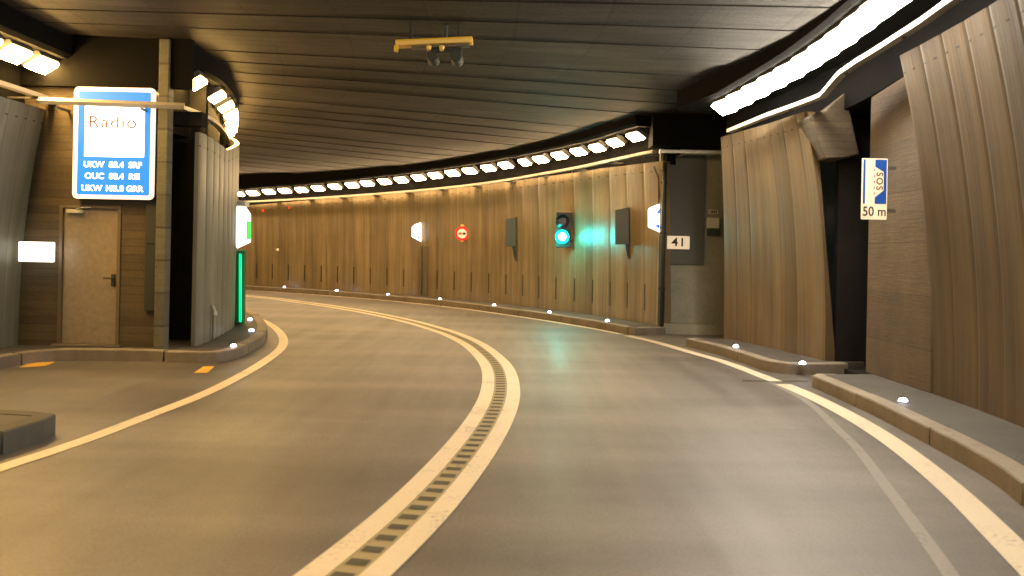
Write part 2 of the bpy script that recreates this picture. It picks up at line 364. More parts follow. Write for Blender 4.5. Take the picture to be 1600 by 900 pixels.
# right edge line stands clear of the kerb only on this side of the recess; beyond it the line runs along the kerb foot
ribbon([p for p in RL if p[1] < 11.30], .20, .005, 'edge_line', M['white_line'], 'near length of the white edge line beside the right kerb')
ribbon([p for p in RL if 11.36 < p[1] < 17.3], .18, .005, 'edge_line', M['white_line'], 'white edge line passing the recess with the number 41')
ribbon([p for p in RL if p[1] > 17.38], .14, .005, 'edge_line', M['white_line'], 'far length of white edge line along the foot of the far kerb')
ribbon(LL, .15, .005, 'edge_line', M['warm_line'], 'yellowish edge line of the left lane curving round the kerb tip')
GL = smooth([G(*p) for p in ((1205,598),(1262,628),(1310,672),(1342,704),(1392,770),(1440,835),(1486,900),(1520,960))], .2)
ribbon(GL, .085, .003, 'worn_line', M['worn_line'], 'faint worn pale track inside the right edge line')
b = MB(); b.quad([(*G(1160,594), .0045),(*G(1262,595), .0045),(*G(1263,597.5), .0045),(*G(1160,597), .0045)]); struct(b.build('road_joint', M['rumble']), 'thin dark joint across the right edge line', 'road joint')
for pts, lb in ((((303,583),(318,573),(335,573),(324,583)), 'small yellow dash on the road by the kerb tip'), (((30,575),(48,566.5),(86,566),(72,572)), 'small yellow dash on the road below the beige door')):
    b = MB(); b.quad([(*G(*p), .005) for p in pts]); struct(b.build('yellow_dash', M['yellow_line']), lb, 'road marking')

# ------------------------------------------------------------------ kerbs and walkways
def island(front, back, h, name, label, kw=.17, dark=False, joint=1.9):
    """front: kerb face line, back: hidden line by the wall (both same direction). A row of kerb stones plus a walkway slab behind them."""
    b = MB(); s = arcl(front); k = 0; L = s[-1]; n = max(1, round(L/joint)); side = 1 if (Vector((*back[0],0)) - Vector((*front[0],0))).dot(Vector((*normals(front)[0],0))) > 0 else -1
    for i in range(n):
        a0 = L*i/n + .014; a1 = L*(i+1)/n - .014; P = [at(front, s, a0 + (a1-a0)*j/8) for j in range(9)]; Q = off(P, side*kw)
        hh = h + .004*((i*7) % 3 - 1)
        ch = .012; P2 = off(P, side*ch)
        rows = []
        for p, p2, qq in zip(P, P2, Q): rows.append([(*qq, 0), (*qq, hh), (*p2, hh), (*p, hh-ch), (*p, 0)])
        b.grid([r for r in rows]); b.quad(rows[0]); b.quad(rows[-1][::-1])
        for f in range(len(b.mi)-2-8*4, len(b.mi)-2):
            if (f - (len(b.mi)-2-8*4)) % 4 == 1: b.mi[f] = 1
    o = struct(b.build(name, [M['kerb_dark']]*2 if dark else [M['kerb'], M['kerb_lit_top']]), label, 'kerb')
    return o
def walk(poly, h, label):
    b = MB(); b.slab(poly, -.02, h); return struct(b.build('walkway', M['walk']), label, 'walkway')
# far wall walkway
KF = [p for p in off(RL, .12) if p[1] > 17.25]
KF = [(3.06,17.62),(2.80,17.45),(2.45,17.42)] + KF; KF = resample(KF, .1)
island(KF, off(KF, .3), .15, 'kerb', 'long low kerb along the foot of the far curved wall')
walk(off(KF, .175)[4:] + off(FAR, -.1)[::-1][:] , .147, 'narrow dark walkway between far kerb and far wall')
# second island, under the middle wall
K2 = resample([(4.62,12.20),(4.1,12.08),(3.66,12.10),(3.50,12.45),(3.44,13.2),(3.30,14.3),(3.02,15.45),(3.25,15.62)], .1)
K2o = K2[::-1]
island(K2o, off(K2o, -.3), .15, 'kerb', 'kerb of the short raised walkway beside the dark passage')
walk(off(K2o, -.168)[3:-3] + [(4.9,12.38),(4.9,15.62)], .147, 'short raised walkway below the middle wall panels')
# third, near
K3 = smooth([(3.70,11.05),(3.70,9.8),(3.67,8.6),(3.52,6.7),(3.30,5.6),(2.85,3.6),(2.15,1.0),(1.05,-3),(-.5,-8),(-2.3,-14)], .1)
island([(4.05,11.14),(3.78,11.12)] + K3, None or off([(4.05,11.14),(3.78,11.12)] + K3, -.3), .15, 'kerb', 'near kerb running out of the picture at bottom right')
walk(off(K3, -.168) + off(NEAR, -.2)[::-1][:-46] , .147, 'near walkway at the foot of the right wall')
# left block
K4 = smooth([(-6.9,7.62),(-5.0,7.60),(-3.95,7.50),(-3.72,7.35),(-3.77,6.65),(-3.98,5.4),(-4.6,2.6),(-5.35,0),(-6.3,-3),(-8.0,-8),(-10.1,-14)], .1)
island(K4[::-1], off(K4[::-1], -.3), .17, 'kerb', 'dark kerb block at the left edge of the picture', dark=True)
walk(off(K4, .17) + [(-14,-14),(-14,6)], .167, 'walkway behind the dark kerb block at the left edge')
# bay and tip
K5 = smooth([(-6.42,7.7),(-6.38,9.5),(-6.33,11.0),(-6.22,11.65),(-5.95,11.98),(-5.0,12.08),(-4.3,12.03),(-3.98,12.08),(-3.84,12.4),(-3.86,13.2),(-3.98,14.4),(-4.40,16.2),(-5.25,18.7),(-6.1,20.6),(-7.4,22.6),(-9.7,24.6),(-13,26.6),(-18,28.5),(-24,29.8)], .1)
island(K5[::1], off(K5, -.3), .15, 'kerb', 'kerb below the beige door and round the left wall tip')
walk(off(K5, -.168) + [(-24,27.5),(-16,26),(-10,21),(-7.2,17),(-7.2,7.7)], .147, 'walkway below the beige door and round the left wall tip')

# ------------------------------------------------------------------ swept walls
def wall(name, P, m, zt, lean, side, label, panel=.8, bulge=.02, z0=.13, th=.16, power=2.3, parent=None):
    """P foot line; side +1: the road lies right of P's direction, -1: left. zt(s), lean(s)."""
    s = arcl(P); L = s[-1]; step = panel/10; n = int(L/step); b = MB(); rows = []; uvr = []; uv2 = []; NV = 16
    for i in range(n+1):
        q = L*i/n; p = at(P, s, q); pa = at(P, s, q-.06); pb = at(P, s, q+.06); d = math.dist(pa, pb)
        nx, ny = (pb[1]-pa[1])/d*side, -(pb[0]-pa[0])/d*side
        t = (q/panel) % 1.0; e = min(t, 1-t)*panel
        bl = bulge*math.sin(math.pi*t)**.7 - (.005 if e < .02 else 0)
        r = []; u = []; u2 = []; H = zt(q)
        for j in range(NV+1):
            z = z0 + (H-z0)*j/NV; o = lean(q)*((z-z0)/(H-z0))**power + bl
            r.append((p[0]+nx*o, p[1]+ny*o, z)); u.append((q, z)); u2.append((q, H-z))
        o = lean(q) - th; r.append((p[0]+nx*o, p[1]+ny*o, H)); u.append((q, H)); u2.append((q, 0)); r.append((p[0]-nx*th, p[1]-ny*th, z0)); u.append((q, z0)); u2.append((q, H-z0))
        rows.append(r); uvr.append(u); uv2.append(u2)
    b.grid(rows, uvr, uv2)
    b.quad(rows[0][::-1], [(.3, p[2]) for p in rows[0]][::-1], [(.3, 1)]*len(rows[0])); b.quad(rows[-1], [(.3, p[2]) for p in rows[-1]], [(.3, 1)]*len(rows[-1]))
    o = b.build(name, m, parent, recalc=True)
    if label: tag(o, label, 'wall')
    return o
far_top = zfun([(384,321),(500,311),(620,300),(740,289),(845,277),(940,263),(1034,252)], off(FAR, -.1))
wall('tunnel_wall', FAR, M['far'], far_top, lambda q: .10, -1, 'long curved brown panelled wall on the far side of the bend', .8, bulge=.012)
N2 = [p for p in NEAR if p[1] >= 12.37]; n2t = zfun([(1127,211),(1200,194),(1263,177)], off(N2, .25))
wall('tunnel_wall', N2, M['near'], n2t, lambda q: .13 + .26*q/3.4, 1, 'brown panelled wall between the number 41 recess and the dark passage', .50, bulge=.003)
N3 = [p for p in NEAR if p[1] <= 9.68]; n3t = zfun([(1400,96),(1475,50),(1560,0)], off(N3, .42))
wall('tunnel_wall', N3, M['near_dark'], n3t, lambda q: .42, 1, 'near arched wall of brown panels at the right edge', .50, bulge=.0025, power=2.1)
tpt = zfun([(308,196),(335,213),(364,235)], off(TIP, .1))
wall('tunnel_wall', TIP, M['grey_clad'], tpt, lambda q: .0, 1, 'curved ribbed greenish wall tip right of the black opening', .42, bulge=.022, th=.06)
wall('tunnel_wall', BAYW, M['grey_clad'], lambda q: 3.42, lambda q: .32, -1, 'dim greenish leaning wall at the left edge of the lay-by', .9, bulge=.012)
wall('tunnel_wall', LNEAR, M['grey_clad'], lambda q: 3.45, lambda q: .35, -1, 'greenish wall beside the left walkway nearest the viewer', .62)
# pier with the SOS sign
b = MB(); b.box((4.535+.2, 10.54, 2.03), (.4, 1.72, 3.78), Matrix.Rotation(math.radians(.8), 3, 'Z')); pier = b.build('wall_pier', M['pier'], bevel=.015)
tag(pier, 'flat stained concrete pier carrying the 50 m sign', 'pier')
# passage between wall two and the pier
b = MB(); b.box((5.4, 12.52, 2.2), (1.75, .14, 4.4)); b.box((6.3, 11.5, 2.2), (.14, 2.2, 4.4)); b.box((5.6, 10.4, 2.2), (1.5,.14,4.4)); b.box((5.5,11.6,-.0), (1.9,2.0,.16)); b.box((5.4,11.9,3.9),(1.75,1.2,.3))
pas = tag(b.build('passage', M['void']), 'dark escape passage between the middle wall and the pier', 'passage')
b = MB(); b.box((4.70, 11.45, 1.55), (.05, .05, 2.7)); b.build('door_jamb', M['void'], pas); b = MB(); b.box((4.64,11.50,1.28), (.03,.03,.14)); b.disc((4.64,11.49,1.42), .02, (0,-1,0), .03); b.build('handle', M['box_grey'], pas)
# hanging lintel over the passage
A = [PY(1263,181,12.05), PY(1290,172,12.05), PY(1322,143,12.05), PY(1332,190,12.05), PY(1343,241,12.05), PY(1318,246,12.05), PY(1290,247,12.05), PY(1276,215,12.05)]
b = MB(); b.prism([(p.x, p.z) for p in A], lambda p: (p[0], 12.05, p[1]), lambda p: (p[0]+.06, 12.75, p[1]))
tag(b.build('lintel', M['lintel'], bevel=.02), 'slanted concrete block hanging over the dark passage', 'lintel')
# recess with the 41 plate
b = MB(); b.box((4.6, 18.16, 2.1), (3.3, .3, 4.4)); b.box((6.2, 17.0, 2.1), (.2, 2.6, 4.4)); b.box((5.1, 15.84, 2.1), (2.2, .14, 4.4))
rec = tag(b.build('recess_wall', M['recess']), 'grey green concrete wall closing the recess with the number 41', 'wall')
b = MB(); b.box((4.6, 17.88, .10), (3.1, .26, .20)); b.build('plinth', M['recess'], rec)
def ybox(x0, y0, x1, y1, Y, th, b):       # box whose front face, at distance Y, covers that part of the view
    p = PY(x0, y0, Y); q = PY(x1, y1, Y); b.box(((p.x+q.x)/2, Y+th/2, (p.z+q.z)/2), (abs(q.x-p.x), th, abs(p.z-q.z)))
    return Vector(((p.x+q.x)/2, Y, (p.z+q.z)/2)), abs(q.x-p.x), abs(p.z-q.z)
b = MB(); ybox(1042,242,1100,414,17.97,.035, b); b.build('steel_cover', M['slate'], rec, bevel=.005)
e = empty('drain_pipe'); tag(e, 'dark vertical pipe at the end of the far wall', 'pipe')
b = MB(); p = PY(1038,300,17.72); b.tube([(p.x, 17.72, .15), (p.x, 17.72, 3.4)], .045); b.build('pipe', M['dark_metal'], e, shade=True)
for z in (.9, 2.0, 3.0): b = MB(); b.box((p.x, 17.76, z), (.13,.06,.04)); b.build('clamp', M['dark_metal'], e)
# added end closures, unseen, that keep sky light out (beyond the bend and behind the viewer)
b = MB(); b.box((-25.2, 33, 2.2), (.3, 12, 4.6)); tag(b.build('end_blocker', M['void']), 'added dark wall blocking sky light beyond the bend', 'wall')
b = MB(); b.box((-6, -14.3, 2.2), (16, .3, 4.6)); tag(b.build('end_blocker', M['void']), 'added dark wall blocking sky light behind the viewer', 'wall')

# ------------------------------------------------------------------ left side: door wall
DW = 12.46
b = MB()
xl = -7.4; dl = PY(92,430,DW).x; dr = PY(188,430,DW).x; dt = PY(140,321,DW).z; xr = PY(243,430,DW).x + .0
op1 = PY(268,430,DW).x
b.box(((xl+dl)/2, DW+.15, 2.2), (dl-xl, .3, 4.4)); b.box(((dr+xr)/2, DW+.15, 2.2), (xr-dr, .3, 4.4)); b.box(((dl+dr)/2, DW+.15, (dt+4.4)/2), (dr-dl, .3, 4.4-dt))
dwall = tag(b.build('service_wall', M['boards']), 'board marked yellowish concrete wall with the beige door', 'wall')
# door
e = empty('service_door'); tag(e, 'beige steel door with closer arm below the radio sign', 'door')
b = MB(); W_ = dr-dl; b.box(((dl+dr)/2, DW+.055, (dt+.15)/2), (W_-.09, .05, dt-.15-.06)); leaf = b.build('door_leaf', M['door'], e, bevel=.004)
b = MB(); 
for x in (dl+.022, dr-.022): b.box((x, DW+.04, (dt+.15)/2), (.044, .12, dt-.15))
b.box(((dl+dr)/2, DW+.04, dt-.02), (W_-.09, .12, .04)); b.build('door_frame', M['frame'], e)
p = PY(176,438,DW); b = MB(); b.box((p.x, DW+.02, p.z), (.05,.03,.17)); b.tube([(p.x, DW, p.z+.03),(p.x, DW-.05, p.z+.03),(p.x-.11, DW-.05, p.z+.03)], .011); b.build('handle', M['dark_metal'], leaf)
p = PY(118,330,DW); b = MB(); b.box((p.x, DW+.0, p.z), (.22,.07,.05)); b.tube([(p.x+.02, DW-.02, p.z+.03),(p.x+.16, DW-.16, p.z+.045),(p.x+.22, DW, p.z+.06)], .010); b.build('door_closer', M['box_grey'], e, bevel=.004)
b = MB(); b.box(((dl+dr)/2, DW-.02, .165), (W_+.1,.14,.02)); b.build('threshold', M['kerb'], e)
# narrow dark cabinet
e = empty('inset'); b = MB(); ybox(228,312,242,486,DW-.06,.06,b); tag(e, 'narrow dark cabinet on the wall left of the pillar', 'inset'); b.build('inset_box', M['dark_metal'], e, bevel=.006)  # dark box stands in for the shade of a narrow recess
b = MB(); ybox(229,380,241,382,DW-.066,.008,b); b.build('seam_strip', M['void'], e)
# pillar
e = empty('pillar'); tag(e, 'slim square concrete pillar left of the black opening', 'pillar')
px = (PY(243,400,12.28).x + PY(264,400,12.28).x)/2; b = MB(); b.box((px-.03, 12.38, 2.2), (.14,.2,4.4)); b.build('shaft', M['pillar'], e, bevel=.012)
b = MB(); b.box((px-.07, 12.2, .035), (.26,.24,.07)); b.box((px-.07, 12.11,.05),(.15,.05,.1)); b.build('foot_plate', M['dark_metal'], e, bevel=.01)
# black opening behind pillar
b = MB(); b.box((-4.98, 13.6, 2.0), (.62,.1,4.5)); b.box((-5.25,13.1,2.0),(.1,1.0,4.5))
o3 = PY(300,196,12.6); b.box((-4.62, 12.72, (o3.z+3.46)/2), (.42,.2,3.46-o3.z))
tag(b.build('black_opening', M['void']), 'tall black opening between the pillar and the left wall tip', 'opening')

# ------------------------------------------------------------------ ceiling
def cz(y, x): 
    t = min(1, max(0, (y-14)/14.0)); return 4.42 - .40*t
b = MB(); Dc = resample(D, .05); s = arcl(Dc); L = s[-1]; rows = []; uvr = []
q = 0; st = []
while q < L:
    for e_, dz in ((0.0, .012), (.010, .012), (.0105, 0), (.45, 0), (.8895, .0), (.89, .012)):
        if q+e_ < L: st.append((q+e_, dz))
    q += .9
offs = [-12,-9,-6.6,-4.4,-2.2,0,2.2,4.4,6.6,8]
for q, dz in st:
    p = at(Dc, s, q); pa = at(Dc, s, q-1.5); pb = at(Dc, s, q+1.5); d = math.dist(pa, pb); n = ((pb[1]-pa[1])/d, -(pb[0]-pa[0])/d); lo = (int(q/.9)*7919) % 5
    rows.append([(p[0]+n[0]*o, p[1]+n[1]*o, cz(p[1]+n[1]*o, 0) + dz + .009*lo) for o in offs]); uvr.append([(q, o+12) for o in offs])
b.grid(rows, uvr, uvr); struct(b.build('ceiling', M['ceil'], recalc=False), 'dark board marked concrete ceiling with transverse panels', 'ceiling')
b = MB(); b.box((-13, 15, 4.75), (54, 70, .3)); struct(b.build('light_block_slab', M['void']), 'added unseen slab blocking light above the ceiling panels', 'ceiling')  # added slab, out of view, stops light from above

# ------------------------------------------------------------------ ducts behind the lamps, rails, lamps
def duct(P, zw, zl, side, label, o_in=.78, top=4.5, o_back=.02):
    s = arcl(P); rows = []
    for i, (p, n) in enumerate(zip(P, normals(P))):
        z1 = zl(s[i]) + .14; sec = [(-.6, zw(s[i])-.1), (o_back, zw(s[i])-.05), (o_back, z1), (o_in-.06, z1), (o_in, z1+.05), (o_in, top), (-.6, top)]
        rows.append([(p[0]+n[0]*o*side, p[1]+n[1]*o*side, z) for o, z in sec + sec[:1]])
    b = MB(); b.grid(rows); b.quad(rows[0][:-1]); b.quad(rows[-1][:-1]); o = b.build('cable_duct', M['black']); return tag(o, label, 'duct')
def rail(P, zr, side, o_, label, wd=.10, ht=.055, extra=None, cat='cable tray'):
    s = arcl(P); rows = []
    e = empty('cable_tray'); tag(e, label, cat)
    for i, (p, n) in enumerate(zip(P, normals(P))):
        z = zr(s[i]); sec = [(o_-wd/2, z-ht/2), (o_+wd/2, z-ht/2), (o_+wd/2, z+ht/2), (o_+wd/2-.012, z+ht/2), (o_+wd/2-.012, z-ht/2+.012), (o_-wd/2, z-ht/2+.012)]
        sec = [(o_-wd/2, z-ht/2), (o_+wd/2, z-ht/2), (o_+wd/2, z+ht/2), (o_-wd/2, z+ht/2)]
        rows.append([(p[0]+n[0]*o*side, p[1]+n[1]*o*side, zz) for o, zz in sec + sec[:1]])
    b = MB(); b.grid(rows); b.quad(rows[0][:-1]); b.quad(rows[-1][:-1]); b.build('tray', M['metal'], e)
    q = .4
    NN = normals(P)
    while q < s[-1]:
        i = min(range(len(s)), key=lambda k: abs(s[k]-q)); p, n = P[i], NN[i]; z = zr(s[i])
        b = MB(); b.box((p[0]+n[0]*(o_*.5)*side, p[1]+n[1]*(o_*.5)*side, z-ht/2-.014), (abs(n[0])*o_+.04, abs(n[1])*o_+.04, .022)); b.build('support_arm', M['housing'], e); q += 1.6
    return e
def lamp_proto(name, L, wd, m, dh=.045, near=False):
    e = empty(name)
    b = MB(); b.box((0,0,.055), (L, wd+.05, .08), taper=.94); 
    for sx in (-1, 1): b.box((sx*L*.42, 0, .11), (.04, wd*.5, .05))
    h = b.build('housing', M['housing'], e, bevel=.006)
    b = MB(); near = m is M['lamp_near']; b.box((0,0,-.02), (L if near else L-.05, wd, dh), taper=.985 if near else .84); b.build('diffuser', m, e, bevel=.006)
    return e
def copy_tree(o, parent=None):
    c = o.copy(); COL.objects.link(c); c.parent = parent
    for ch in list(o.children): copy_tree(ch, c)
    return c
def set_lamp(e, X, Y, Z, ang, tilt, label, group):
    e.location = (X, Y, Z); e.rotation_mode = 'XYZ'
    R = Matrix.Rotation(ang, 3, 'Z') @ Matrix.Rotation(tilt, 3, 'X'); e.rotation_euler = R.to_euler()
    tag(e, label, 'lamp', group)

# far row
PF = off(FAR, -.45)
LF = [(372,303),(395,301.5),(420,299.5),(445,298),(471,296.5),(497,294),(523,291.5),(550,289),(574,286.5),(601,283.5),(627,281),(654,277.5),(680,274),(707,270.5),(734,267),(763,262.5),(790,258),(820,253.5),(845,249),(874,243),(904,237),(933,231),(961,223),(993,213.5)]
zl_far = zfun(LF, PF)
zr_far = zfun([(390,315),(500,309),(600,302),(720,291),(845,272),(940,254),(1000,241),(1035,232)], off(FAR, -.3))
duct(FAR, far_top, zl_far, -1, 'black duct carrying the long lamp row above the far wall', .74)
rail(FAR, zr_far, -1, .3, 'pale cable tray under the long lamp row on the far wall')
protos = {}
def normal_at(P, s_): 
    S_ = arcl(P); a = at(P, S_, s_-.1); b_ = at(P, S_, s_+.1); d = math.dist(a, b_); return ((b_[0]-a[0])/d, (b_[1]-a[1])/d)
def row(key, pts, P, m, L, wd, tilt, labelf, group, Ls=None):
    out = []
    for i, (s0, X, Y, Z) in enumerate(pts):
        dx, dy = normal_at(P, s0); ang = math.atan2(dy, dx)
        if key not in protos: protos[key] = lamp_proto('tunnel_lamp', L, wd, m); e = protos[key]
        else: e = copy_tree(protos[key])
        if Ls and Ls(i) != 1: e.scale = (Ls(i), 1, 1)
        else: e.scale = (1, 1, 1)
        set_lamp(e, X, Y, Z, ang, tilt, labelf(i), group); out.append(e)
    return out
ptsF = [hit(x, y, PF) for x, y in LF]
print('far spacing', [round(a[0]-b_[0], 2) for a, b_ in zip(ptsF[:-1], ptsF[1:])])
def lf(i):
    return {0: 'leftmost lamp of the far row, above the green edged sign', 23: 'rightmost lamp of the far row, above the lit box',
            17: 'shorter lamp of the far row, above the left dark panel'}.get(i, 'white tunnel lamp in the long evenly spaced row above the far wall')
# the diffuser leans towards the road: direction of travel of FAR is away from the viewer, road on its left
row('far', ptsF, PF, M['lamp_far'], .52, .23, math.radians(30), lf, 'lamps in the long row above the far wall', lambda i: .78 if i == 17 else 1)
# more of the same row out of sight round the bend
S_ = arcl(PF); q = ptsF[0][0] + .95; hid = []
while q < S_[-1] - 1: p = at(PF, S_, q); hid.append((q, p[0], p[1], zl_far(q))); q += 1.9
row('far', hid, PF, M['lamp_far'], .52, .23, math.radians(30), lambda i: 'white tunnel lamp of the far row, out of sight round the bend', 'lamps of the far row beyond the bend')
# near right row
PN = off(NEAR, .75)
LN = [(1135,166),(1200,131),(1262,95),(1310,62),(1355,27),(1390,0)]
zl_near = zfun(LN, PN); zr_near = zfun([(1130,208),(1200,180),(1262,158),(1284,149),(1312,116),(1340,97),(1400,60),(1440,35),(1480,6)], off(NEAR, .5))
nwt = zfun([(1127,208),(1263,174),(1400,92),(1560,-4)], off(NEAR, .35))
duct(NEAR, nwt, zl_near, 1, 'black duct carrying the continuous lamp strip on the right', .95)
rail([p for p in off(NEAR, .5) if p[1] < 14.6], lambda q: zr_near(q + 1.05), 1, .0, 'pale cable tray under the continuous lamp strip on the right')
SN = arcl(PN); h0 = hit(1122, 173, PN)[0]; near_pts = []; q = h0 + .25; Ln = .50
while q < SN[-1]:
    p = at(PN, SN, q); 
    if not (-1.2 < p[1] < -.2 or 5.0 < p[1] < 7.9): near_pts.append((q, p[0], p[1], zl_near(q)))
    q += Ln + .02 if p[1] > 6.2 else .92
vis = [t for t in near_pts if t[2] > 7.6]; inv = [t for t in near_pts if t[2] <= 7.6]
row('near', vis, PN, M['lamp_near'], Ln, .25, math.radians(-34), lambda i: 'end lamp of the bright strip nearest the recess, above brown wall' if i == 0 else 'bright lamp in the continuous strip along the right side', 'lamps of the continuous strip on the right')
row('near', inv, PN, M['lamp_near'], Ln, .25, math.radians(-34), lambda i: 'lamp of the right strip continuing overhead behind the picture edge', 'lamps of the right strip outside the picture')
# recess tray and duct
b = MB(); e = empty('cable_tray'); tag(e, 'dim cable tray running across the recess above the 41 plate', 'cable tray')
p = PY(1035,235.5,17.45); q_ = PY(1135,236,17.45); b.box(((p.x+q_.x)/2+.3, 17.5, p.z-.01), (q_.x-p.x+.7, .1, .06)); b.build('tray', M['metal'], e)
for x in (3.3, 4.0): b = MB(); b.box((x, 17.75, p.z-.06), (.04,.5,.03)); b.build('support_arm', M['housing'], e)
b = MB(); b.box((4.4, 17.75, 4.1), (3.4, .55, .8)); tag(b.build('cable_duct', M['black']), 'dark downstand above the recess tray', 'duct')
# left rows
PT = off(TIP, .42)
PTs = smooth([(-4.68,12.6),(-4.70,13.2),(-4.79,14.4),(-4.96,15.4),(-5.16,16.3),(-5.42,17.2),(-5.78,18.3),(-6.3,19.7),(-7.5,21.8),(-9.4,23.7),(-12,25.5),(-17,27.7),(-23,29)], .1)
sT = arcl(PTs); ptsT = []; extra = []
for y in (13.16,14.38,15.37,16.25,17.1,17.95,18.8,19.65,20.5):
    k_ = min(range(len(PTs)), key=lambda a: abs(PTs[a][1]-y)); ptsT.append((sT[k_], PTs[k_][0], PTs[k_][1], 3.97))
q = ptsT[-1][0] + 1.2
while q < sT[-1]: p = at(PTs, sT, q); extra.append((q, p[0], p[1], 3.95)); q += 1.6
def lt(i): return {0: 'separate first lamp above the black opening, left of the curved row'}.get(i, 'yellowish lamp in the short row curving round the left wall tip')
row('left', ptsT, PTs, M['lamp_left'], .62, .26, math.radians(-32), lt, 'lamps curving round the left wall tip', lambda i: .64)
row('left', extra, PTs, M['lamp_left'], .62, .26, math.radians(-32), lambda i: 'lamp of the left row hidden round the wall tip', 'lamps of the left row beyond the tip')
RP = smooth([(-4.96,12.35),(-4.82,12.9),(-4.80,14.1),(-5.15,15.9),(-5.72,17.8),(-6.7,19.9),(-8,21.7),(-12.6,25.8),(-24,29.4)], .1)
duct(RP, lambda q: 3.25, lambda q: 3.97, 1, 'black duct above the left wall tip', .20, o_back=-.14)
rail(RP, lambda q: 3.565, 1, .0, 'cable tray curving round the top of the left wall tip')
PB = off(BAYW, -.45)
ptsB = []
for x, y in ((60,110),(43,101),(8,86)):
    h = hit(x, y, off(resample([(-6.80,12.4),(-6.9,8)], .1), -.38)); 
    if h: ptsB.append(h)
sB = arcl(PB); ptsB = [(0.5 + i*.62, *at(PB, sB, .36+.66*i), 3.97) for i in range(6)]
row('left', ptsB, PB, M['lamp_left'], .62, .26, math.radians(32), lambda i: 'lamp nearest the corner in the row at top left' if i == 0 else 'yellowish lamp above the leaning wall at top left', 'lamps above the leaning left wall', lambda i: .84)
duct(BAYW, lambda q: 3.42, lambda q: 3.97, -1, 'black duct above the leaning left wall', .72)
rail(BAYW, lambda q: 3.56, -1, .40, 'cable tray above the leaning wall at top left')
e = empty('cable_tray'); tag(e, 'straight pale tray crossing in front of the blue radio sign', 'cable tray')
b = MB(); a_ = PY(58,157,12.02); c2 = PY(288,166,12.30); b.tube([a_, c2], .045, 4); b.build('tray', M['metal'], e)
for x in (-6.2, -5.05): b = MB(); b.box((x, 12.3, a_.z-.07), (.03,.36,.03)); b.build('support_arm', M['housing'], e)
b = MB(); b.box((-5.95, DW-.06, 4.1), (2.95, .12, .72)); tag(b.build('cable_duct', M['black']), 'dark beam deepened as a lamp baffle over the wall with the beige door', 'duct')  # black box deepened to keep the corner lamp's light off the wall top
# left near wall lamps (behind the left picture edge; they light the near road)
PL = off(LNEAR, -.7); sL = arcl(PL); q = 2.2; pl = []
while q < sL[-1]: p = at(PL, sL, q); pl.append((q, p[0], p[1], 4.0)); q += 1.3
row('left', pl, PL, M['lamp_left'], .62, .26, math.radians(25), lambda i: 'yellowish lamp above the left wall outside the picture', 'lamps of the left row outside the picture')
duct(LNEAR, lambda q: 3.45, lambda q: 4.0, -1, 'black duct above the near left wall', 1.0)

# ------------------------------------------------------------------ kerb marker lights
def stud_proto():
    e = empty('marker_light'); b = MB(); b.disc((0,0,0), .060, (0,0,1), .014, 18, r2=.052); b.build('body', M['stud_body'], e)
    b = MB(); rr = [[(math.cos(math.radians(20*j))*.044*math.cos(math.radians(a)), math.sin(math.radians(20*j))*.044*math.cos(math.radians(a)), .012+.036*math.sin(math.radians(a))) for j in range(19)] for a in (0,25,50,75,89)]
    b.grid(rr); b.build('lens', M['stud'], e, shade=True); return e
sp_ = None
marks = [((444.6,446.9),'marker light on the far kerb farthest to the left'),((526,452.8),'second marker light from the left on the far kerb'),((606.3,458.6),'marker light on the far kerb left of the first lit box'),
 ((687.6,466.6),'marker light on the far kerb just left of below the round sign'),((772,475.2),'marker light on the far kerb below the left dark panel'),((858.5,484.8),'marker light on the far kerb below the green signal'),((949,498.3),'marker light on the far kerb below the right dark panel'),
 ((1150,540),'marker light at the far end of the short raised walkway'),((1254,566),'marker light at the near end of the short raised walkway'),((1411,623.5),'marker light on the near right walkway'),
 ((365,539),'nearest marker light on the left kerb tip'),((393,515),'middle marker light on the left kerb tip'),((390.5,498),'farthest marker light on the left kerb tip')]
KFc = off(KF, .2)
for i, (p, lb) in enumerate(marks):
    X, Y = G(*p, .18)
    if i < 7:
        h = hit(*p, KFc); X, Y = h[1], h[2]
    e = stud_proto() if sp_ is None else copy_tree(sp_); sp_ = sp_ or e
    e.location = (X, Y, .147); tag(e, lb, 'marker light', 'small white marker lights on the kerbs')

# ------------------------------------------------------------------ signs on the left
def rounded(w_, h_, r, n=5):
    P = []
    for cx, cy, a0 in ((w_/2-r, h_/2-r, 0), (-w_/2+r, h_/2-r, 90), (-w_/2+r, -h_/2+r, 180), (w_/2-r, -h_/2+r, 270)):
        for k in range(n+1): a = math.radians(a0 + 90*k/n); P.append((cx + r*math.cos(a), cy + r*math.sin(a)))
    return P
def plate(name, w_, h_, r, y0, th, m, parent, cx=0, cz_=0):
    b = MB(); b.prism(rounded(w_, h_, r), lambda p: (p[0]+cx, y0, p[1]+cz_), lambda p: (p[0]+cx, y0-th, p[1]+cz_)); return b.build(name, m, parent)
SY = 12.30; c0 = PY(178.5, 224, SY); sw = PY(242.5,224,SY).x - PY(115,224,SY).x; sh = PY(178,137,SY).z - PY(178,311.5,SY).z
rs = empty('radio_sign', c0); tag(rs, 'large backlit blue and white radio frequency sign above the beige door', 'sign')
plate('case', sw-.02, sh-.02, .06, .13, .118, M['housing'], rs)
plate('rim', sw, sh, .07, .012, .02, M['lit_rim'], rs); plate('blue_field', sw*.885, sh*.925, .025, -.008, .006, M['lit_blue'], rs)
k = sh/174.5                       # metres per photo pixel on this sign
plate('white_field', 93*k, 82*k, .012, -.014, .006, M['lit_white'], rs, 1*k, 19.5*k)
place_text('lettering', 'Radio', .235, M['brown_ink'], rs, (-.02, -.024, 32*k), 1.12, 0.0, spacing=1.12)
